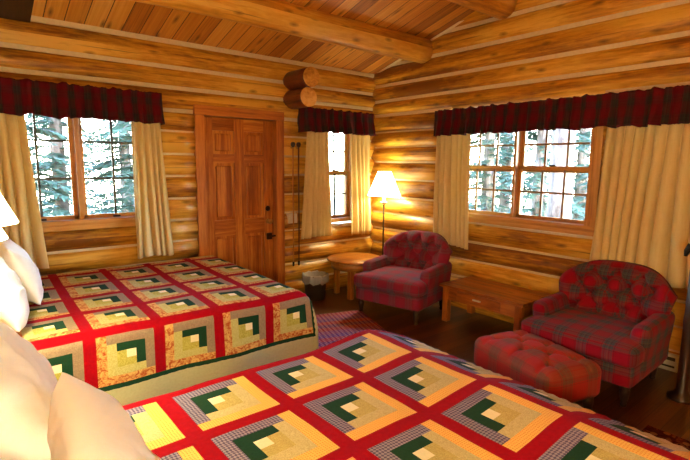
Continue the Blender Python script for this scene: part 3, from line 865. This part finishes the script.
# ------------------------------------------------------------------ upholstery
def softbox(lo, hi, bev, seg=4, puff=0.0, cuts=0, fn=None):
    """rounded cushion block with optional bulge"""
    m = MB(); lo, hi = Vector(lo), Vector(hi); c = (lo+hi)/2; hs = (hi-lo)/2
    tb = bmesh.new(); bmesh.ops.create_cube(tb, size=2)
    bmesh.ops.subdivide_edges(tb, edges=tb.edges, cuts=cuts or 9, use_grid_fill=True)
    for v in tb.verts:
        p = Vector((v.co.x*hs.x, v.co.y*hs.y, v.co.z*hs.z))
        # round the box: clamp to inner box then push out by the radius
        r = min(bev, min(hs)*.98)
        q = Vector([max(-(hs[i]-r), min(hs[i]-r, p[i])) for i in range(3)])
        dlt = p-q
        if dlt.length > 1e-6: p = q+dlt.normalized()*r*min(1, max(abs(dlt[0]), abs(dlt[1]), abs(dlt[2]))/r)
        n = v.co
        if puff:
            b = (1-n.x**2)*(1-n.y**2) if abs(n.z) > .99 else ((1-n.x**2)*(1-n.z**2) if abs(n.y) > .99 else (1-n.y**2)*(1-n.z**2))
            ax = max(range(3), key=lambda i: abs(n[i]))
            p[ax] += math.copysign(puff*b*(1 if ax == 2 else .5), n[ax])
        p += c
        if fn: p = fn(p)
        v.co = p
    mp = {v: m.bm.verts.new(v.co) for v in tb.verts}
    for f in tb.faces:
        nf = m.bm.faces.new([mp[v] for v in f.verts]); nf.smooth = True
    tb.free(); m.cubeuv(); return m

def tuft(u, v, btn, depth, sig):
    """u,v metres; diamond-tufted relief: dimple at each button and soft pleats between them"""
    d = 0
    for (bu, bv) in btn:
        r2 = (u-bu)**2+(v-bv)**2
        d -= depth*math.exp(-r2/(sig*sig))
    return d
def crease(u, v, segs, depth, wid):
    d = 0
    for (a, b) in segs:
        ax, ay = a; bx, by = b; dx, dy = bx-ax, by-ay; L2 = dx*dx+dy*dy
        t = max(0, min(1, ((u-ax)*dx+(v-ay)*dy)/L2))
        q = (u-ax-dx*t)**2+(v-ay-dy*t)**2
        d = max(d, math.exp(-q/(wid*wid)))
    return -d*depth

def leg_turned(m, x, y, z1):
    m.lathe([(.013, 0), (.02, .008), (.022, .02), (.016, .03), (.024, .05), (.030, z1*.62), (.032, z1*.78), (.024, z1*.82), (.032, z1*.88), (.032, z1)], (x, y, 0), seg=14)

def armchair(loc, rz, mat, label, W=.80, seat_h=.44, H=.825, tufted_arms=True):
    """faces local -X"""
    e = empty('armchair', loc, rz, label, 'armchair')
    xf = -.43; xbk = .33; hw = W/2
    lg = .14
    # base frame
    m = softbox((xf+.02, -hw+.02, lg), (xbk-.03, hw-.02, .30), .03); m.build('seat_base', mat, e)
    # T-cushion
    def tee(p):
        if p.x > xf+.15:
            k = min(1, (p.x-(xf+.15))/.05); lim = hw-.115
            if abs(p.y) > lim: p.y = math.copysign(abs(p.y)*(1-k)+(lim+(abs(p.y)-lim)*.05)*k, p.y)
        return p
    m = softbox((xf-.015, -hw+.005, .285), (.20, hw-.005, seat_h-.01), .045, puff=.022, cuts=15, fn=tee); m.build('seat_cushion', mat, e)
    # arms: roll over at the top, slope down to the front
    for s in (1, -1):
        btn = [(-.02, .49), (-.02+.16, .49)]
        def armf(p, s=s):
            t = (p.x-(xf+.14))/.5
            top = max(0, (p.z-.30)/.27)
            p.y += s*.030*top                      # splay outward
            p.z += .02*top*t                       # rise to the back
            dx = 0
            for bx in (-.13, .05, .2):
                r2 = (p.x-bx)**2+(p.z-.50)**2
                dx += .020*math.exp(-r2/.0035)
            inner = (s > 0 and p.y < hw-.10) or (s < 0 and p.y > -hw+.10)
            if inner: p.y += s*dx
            return p
        y0, y1 = (hw-.135, hw-.005) if s > 0 else (-hw+.005, -hw+.135)
        m = softbox((xf+.17, y0, .15), (xbk-.02, y1, .53), .058, cuts=17, fn=armf); m.build('arm', mat, e)
    # tufted barrel back
    nu, nv = 60, 44
    rows_b = []; hb0, hb1 = .36, H
    btn = []
    for k, (zz, n_, off) in enumerate(((.46, 4, 0), (.56, 3, 0), (.66, 4, 0), (.755, 3, 0))):
        for i in range(n_):
            btn.append(((i-(n_-1)/2)*.175, zz))
    segs = []
    for a in btn:
        for b in btn:
            if b[1]-a[1] > .03 and b[1]-a[1] < .12 and abs(abs(a[0]-b[0])-.0875) < .01: segs.append((a, b))
    for a in btn:
        if a[1] > .74: segs.append((a, (a[0]*1.08, .86)))
        if a[1] < .48: segs.append((a, (a[0], .36)))
    for i in (-1, 1): segs.append(((i*.2625, .66), (i*.36, .80)))
    def outline(u):      # half width factor by height is handled through the arch
        return hb1-.17*abs(u)**3.2
    def front(u, v, tuftit=True):
        wtop = hw*1.0; s_w = hw*(.90+.14*v)
        y = u*s_w; z = hb0+(outline(u)-hb0)*v
        x = .17 + .13*v - .18*abs(u)**2.6*(.5+.5*v)      # reclined, wings curl forward
        rnd = max(0, abs(u)-.80)/.20
        x += .07*rnd**2.2
        tp = max(0, v-.82)/.18
        x += .04*tp**2.2
        if tuftit:
            fall = 1-max(rnd, tp*.8)
            d = tuft(y, z, btn, .050, .038)+crease(y, z, segs, .032, .017)
            x -= d*max(0, fall); x -= .026*fall
        return Vector((x, y, z))
    def back(u, v):
        p = front(u, v, False)
        f = (1-abs(u)**10)*(1-max(0, v-.8)/.2*.6)
        p.x = p.x + .035 + .085*max(0, f)
        return p
    m = MB()
    F = [[front(-1+2*i/nu, j/nv) for j in range(nv+1)] for i in range(nu+1)]
    Bk = [[back(-1+2*i/nu, j/nv) for j in range(nv+1)] for i in range(nu+1)]
    m.quadgrid(F, None); m.quadgrid(Bk, None, flip=True)
    per = lambda G: [G[i][nv] for i in range(nu+1)]
    m.quadgrid([per(F), per(Bk)], None); m.quadgrid([F[0], Bk[0]], None); m.quadgrid([F[-1], Bk[-1]], None)
    m.quadgrid([[F[i][0] for i in range(nu+1)], [Bk[i][0] for i in range(nu+1)]], None)
    bmesh.ops.remove_doubles(m.bm, verts=m.bm.verts, dist=.0005)
    m.cubeuv(); bo = m.build('backrest', mat, e, smooth=True)
    m = softbox((.21, -hw+.05, .15), (xbk+.02, hw-.05, .50), .05); m.build('back_panel', mat, e)
    for (by, bz) in btn:
        # find the surface point
        best = min(((abs(f.y-by)+abs(f.z-bz), f) for r_ in F for f in r_), key=lambda t: t[0])[1]
        q = MB(); q.lathe([(0, -.006), (.012, -.004), (.014, .0), (.010, .006), (0, .008)], seg=10); ob = q.build('button', mat, bo, smooth=True)
        ob.location = best+Vector((-.003, 0, 0)); ob.rotation_euler = (0, -PI/2, 0)
    for sx, sy in ((xf+.07, hw-.07), (xf+.07, -hw+.07), (xbk-.07, hw-.09), (xbk-.07, -hw+.09)):
        m = MB(); leg_turned(m, sx, sy, lg+.01); m.build('leg', M['darkwood'], e)
    return e
armchair((-.58, -1.185, 0), math.radians(14), M['plaid_daylit'], 'tufted muted red armchair between the corner lamp and the low table', W=.80)
armchair((-.60, -3.19, 0), math.radians(1), M['plaid_red'], 'bold red and green plaid tufted armchair at the right', W=.80)

# ottoman
e = empty('ottoman', (-1.36, -3.10, 0), math.radians(-16), 'low tufted red plaid ottoman in front of the bold plaid armchair', 'ottoman')
hx, hy = .235, .355
btn = [(bx, by) for bx in (-.10, .10) for by in (-.23, 0, .23)]+[(0, -.115), (0, .115)]
segs = [(a, b) for a in btn for b in btn if a < b and abs(abs(a[0]-b[0])-.10) < .01 and abs(abs(a[1]-b[1])-.115) < .01]
for a in btn:
    if abs(a[0]) > .05: segs.append((a, (math.copysign(.24, a[0]), a[1]*1.08)))
    if abs(a[1]) > .2: segs.append((a, (a[0]*1.1, math.copysign(.36, a[1]))))
def ott(p):
    if p.z > .30:
        k = min(1, (p.z-.30)/.06)
        p.z += k*(.030*(1-(p.x/hx)**2)*(1-(p.y/hy)**2)+tuft(p.x, p.y, btn, .035, .030)+crease(p.x, p.y, segs, .016, .014))
    return p
m = softbox((-hx, -hy, .135), (hx, hy, .365), .06, puff=.008, cuts=43, fn=ott); ob = m.build('cushion', M['plaid_otto'], e)
for (bx, by) in btn:
    q = MB(); q.lathe([(0, -.004), (.013, -.003), (.014, .001), (.009, .006), (0, .007)], (0, 0, 0), seg=10); k = q.build('button', M['plaid_otto'], ob, smooth=True)
    z = .365+.030*(1-(bx/hx)**2)*(1-(by/hy)**2)-.035-.010; k.location = (bx, by, z+.012)
m = MB()
pth = [(math.copysign(hx-.012, math.cos(t))*abs(math.cos(t))**.35, math.copysign(hy-.012, math.sin(t))*abs(math.sin(t))**.35, .318) for t in [2*PI*i/60 for i in range(61)]]
for sx in (-1, 1):
    for sy in (-1, 1):
        m2 = MB(); m2.lathe([(.018, 0), (.028, .012), (.032, .04), (.026, .06), (.030, .08), (.030, .15)], (sx*(hx-.06), sy*(hy-.06), 0), seg=14); m2.build('leg', M['darkwood'], e)
m.bm.free()

# ------------------------------------------------------------------ rugs
def rug(name, c0, u, v, mat, label, th=.012):
    c0, u, v = Vector((*c0, 0)), Vector((*u, 0)), Vector((*v, 0)); m = MB(); nu, nv = 24, 24
    def P(i, j, z):
        p = c0+u*(i/nu)+v*(j/nv); p.z = z; return p
    top = [[P(i, j, th) for j in range(nv+1)] for i in range(nu+1)]
    bot = [[P(i, j, .0005) for j in range(nv+1)] for i in range(nu+1)]
    uvf = lambda i, j: (i/nu*u.length, j/nv*v.length)
    m.quadgrid(top, uvf, flip=False); m.quadgrid(bot, uvf, flip=True)
    m.quadgrid([[r[0] for r in top], [r[0] for r in bot]], lambda i, j: (0, 0)); m.quadgrid([[r[nv] for r in top], [r[nv] for r in bot]], lambda i, j: (0, 0))
    m.quadgrid([top[0], bot[0]], lambda i, j: (0, 0)); m.quadgrid([top[nu], bot[nu]], lambda i, j: (0, 0))
    bmesh.ops.remove_doubles(m.bm, verts=m.bm.verts, dist=.0002)
    return tag(m.build(name, mat, smooth=False), label, 'rug')
rug('braided_rug', (-1.0, -.93), (-.92, .32), (-.50, -1.40), M['rug'], 'purple and red braided rug on the floor between the beds and armchair')
rug('patterned_rug', (-1.10, -3.72), (-1.0, 0), (-.02, -1.5), M['rug2'], 'dark red patterned rug past the foot of the near bed')

# ------------------------------------------------------------------ post with iron finial at the right edge
e = empty('post_stand', (-.52, -3.73, 0), 0, 'dark wooden post stand with black iron finial at the right edge', 'stand')
m = MB(); m.lathe([(.085, 0), (.085, .02), (.05, .04), (.036, .07), (.034, .5), (.038, .55), (.034, .60), (.032, .93), (.02, .95)], seg=20); m.build('post', M['darkwood'], e)
m = MB(); m.tube([(0, 0, .94), (0, -.005, 1.00), (0, .015, 1.045), (0, .045, 1.05), (0, .06, 1.02), (0, .065, .985)], [.018, .024, .030, .026, .018, .010], 12)
m.tube([(0, -.005, 1.0), (0, -.04, 1.06), (0, -.10, 1.08), (0, -.14, 1.05)], [.02, .024, .018, .008], 10); m.build('finial', M['iron'], e)

# ------------------------------------------------------------------ pillows placed
pillow((-4.00, -.86, .865), (.66, .46, .19), (22, 4, 3), 'white pillow leaning at the head of the far bed, nearer the window', 1)
pillow((-4.12, -1.42, .865), (.64, .46, .20), (24, -3, -2), 'white pillow at the head of the far bed, nearer the bedside lamp', 2)
pillow((-4.25, -3.10, 1.035), (.66, .54, .22), (38, 2, -4), 'white pillow at the head of the near bed, beside the lamp', 3)
pillow((-4.015, -3.545, .805), (.64, .48, .20), (18, -2, 8), 'plump white pillow propped in front of the other on the near bed', 4)

pillow((-4.22, -3.06, .675), (.62, .44, .14), (90, 2, 0), 'white pillow lying flat underneath the pile on the near bed', 5)

# ------------------------------------------------------------------ outside: ground and conifers
m = MB(); n = 12
m.quadgrid([[(-16+3*i, -16+3*j, -.8+.15*mnoise.noise(Vector((i, j, 0)))) for j in range(n+1)] for i in range(n+1)], lambda i, j: (i*3, j*3))
t = NT('forest_floor'); uv = t.uv(); f = t.noise(uv, 4, 4); gm = t.done(t.principled(t.ramp(f, [(.35, srgb(60, 58, 40)), (.6, srgb(96, 104, 66))]), .95))
structure(m.build('ground', gm), 'forest floor outside')
def needle_mat(name, a, b):
    t = NT(name); nz = t.noise(t.obj(), 3, 3)
    c = t.mix(nz, a, b)
    d = t.principled(c, .6, spec=.4)
    tl = t.n('BsdfTranslucent'); t.l(c, tl.inputs[0]); mx = t.n('MixShader'); mx.inputs[0].default_value = .35
    t.l(d, mx.inputs[1]); t.l(tl.outputs[0], mx.inputs[2]); return t.done(mx.outputs[0])
M['needle'] = needle_mat('conifer_needles', srgb(38, 58, 46), srgb(84, 108, 88))
def conifer_mesh(seed, h, base, spread, nb=150):
    rr = random.Random(seed); f = MB()
    tr = MB(); tr.tube([(0, 0, 0), (.02, 0, h*.33), (-.02, .02, h*.66), (0, 0, h)], [.17, .13, .08, .02], 12, scale=1)
    br = MB()
    for b in range(nb):
        t = rr.random()**.8; z = base+(h-base)*t; L = spread*(1-t)**.8*rr.uniform(.7, 1.1)+.12; a = rr.uniform(0, 2*PI)
        dx, dy = math.cos(a), math.sin(a)
        P = lambda s: Vector((dx*L*s, dy*L*s, z-.30*L*s*s+.05*L*s))
        tr.tube([P(0), P(.5), P(1)], [.016, .010, .004], 5, cap=False)
        nt = int(16+L*34)
        for k in range(nt):
            s = .15+.85*k/nt; p = P(s)
            for sd in (-1, 1):
                ln = (.10+.13*L*(1-abs(s-.5)))*rr.uniform(.6, 1.1)
                q = Vector((-dy*sd, dx*sd, 0))*ln*.8+Vector((dx, dy, 0))*ln*.45+Vector((0, 0, rr.uniform(-.45, .0)*ln))
                wdt = q.cross(Vector((0, 0, 1))).normalized()*ln*.10+Vector((0, 0, rr.uniform(-.05, .05)*ln))
                v = [f.bm.verts.new(x) for x in (p, p+q*.5+wdt, p+q, p+q*.5-wdt)]
                fc = f.bm.faces.new(v); fc.smooth = False
    return f, tr
fm = {}
def conifer(x, y, kind, rot, scl, label, group):
    e = empty('conifer_tree', (x, y, -.85), rot, label, 'tree', group); e.scale = (scl, scl, scl)
    if kind not in fm:
        f, tr = conifer_mesh(*kind)
        fo = f.build('foliage', M['needle'], e, recalc=False); to = tr.build('trunk', M['bark'], e)
        fm[kind] = (fo, to)
    else:
        for s_ in fm[kind]:
            c = s_.copy(); COL.objects.link(c); c.parent = e
K1 = (1, 7.5, .4, 1.1, 240); K2 = (2, 9.0, .5, 1.25, 280)
for i, (x, y, k, r_, s_) in enumerate(((-3.75, 2.9, K1, .3, 1.0), (-1.75, 4.1, K2, 1.2, 1.0), (-3.9, 6.0, K2, 2.2, 1.0), (.6, 6.4, K1, 3.3, 1.1), (-2.3, 8.9, K2, 4.0, 1.1), (-5.3, 9.0, K1, 1.0, 1.2), (.6, 9.6, K2, 2.0, 1.1), (-1.4, 6.5, K1, 5.5, .9))):
    conifer(x, y, k, r_, s_, 'green conifer outside the casement window above the far bed', 'conifers outside the back windows')
for i, (x, y, k, r_, s_) in enumerate(((4.7, .2, K1, .9, .95), (6.2, 2.4, K2, 2.0, 1.0), (7.4, -.2, K2, 5.0, 1.0), (9.6, 1.6, K2, 1.0, 1.1), (10.2, 4.4, K2, 3.0, 1.2))):
    conifer(x, y, k, r_, s_, 'pale sunlit conifer outside the right wall window', 'conifers outside the right window')
e = empty('pine_tree', (3.0, -1.05, -.85), .4, 'thick bare pine trunk outside the right pane of the right wall window', 'tree')
m = MB(); m.tube([(0, 0, 0), (.02, .0, 2), (.0, .02, 4), (0, 0, 7)], [.19, .175, .16, .12], 16, scale=1); m.build('trunk', M['bark'], e)

# ------------------------------------------------------------------ light
w = bpy.data.worlds.new('World'); sc.world = w; w.use_nodes = True; wt = w.node_tree; wt.nodes.clear()
sky = wt.nodes.new('ShaderNodeTexSky'); sky.sky_type = 'NISHITA'; sky.sun_disc = False; sky.sun_elevation = math.radians(32); sky.sun_rotation = math.radians(200)
sky.air_density = 1.3; sky.dust_density = .6; sky.ozone_density = 4.5
bg = wt.nodes.new('ShaderNodeBackground'); bg.inputs[1].default_value = 12.0
wo = wt.nodes.new('ShaderNodeOutputWorld'); wt.links.new(sky.outputs[0], bg.inputs[0]); wt.links.new(bg.outputs[0], wo.inputs[0])

fl = bpy.data.objects['floor_lamp']; tl = bpy.data.objects['table_lamp']
point('floor_lamp_light', (FLX, FLY, 1.30), 52, WARM, .05)
point('bedside_light', (-4.265, -2.50, 1.39), 75, WARM, .06)
point('bedside_light', (-4.325, -5.25, 1.39), 120, WARM, .06)  # first bulb of the added lamp behind the camera
point('bedside_light', (-4.26, -4.89, 1.41), 120, WARM, .06)  # second bulb of the added lamp behind the camera
point('bedside_light', (-4.20, -2.14, 1.41), 75, WARM, .06)

# ------------------------------------------------------------------ camera
cam = bpy.data.cameras.new('Camera'); co = bpy.data.objects.new('Camera', cam); COL.objects.link(co)
cam.sensor_width = 36; cam.lens = 470.6*36/690; cam.clip_start = .02
r_ = Vector((.7747, -.6322, .0100)); u_ = Vector((.0807, .1145, .9897)); f_ = Vector((.6268, .7660, -.1396))
r_ = f_.cross(u_).normalized(); u_ = r_.cross(f_).normalized(); f_.normalize()
mt = Matrix(((r_.x, u_.x, -f_.x), (r_.y, u_.y, -f_.y), (r_.z, u_.z, -f_.z))).to_4x4(); mt.translation = Vector((-4.243, -4.617, 1.575))
co.matrix_world = mt; sc.camera = co
sc.view_settings.view_transform = 'Standard'; sc.view_settings.look = 'None'; sc.view_settings.exposure = -.03; sc.view_settings.gamma = 1; sc.view_settings.use_curve_mapping = False
sc.cycles.use_denoising = True
sc.cycles.max_bounces = 8; sc.cycles.diffuse_bounces = 5; sc.cycles.transparent_max_bounces = 12
sc.cycles.sample_clamp_indirect = 6.0; sc.cycles.caustics_reflective = False; sc.cycles.caustics_refractive = False
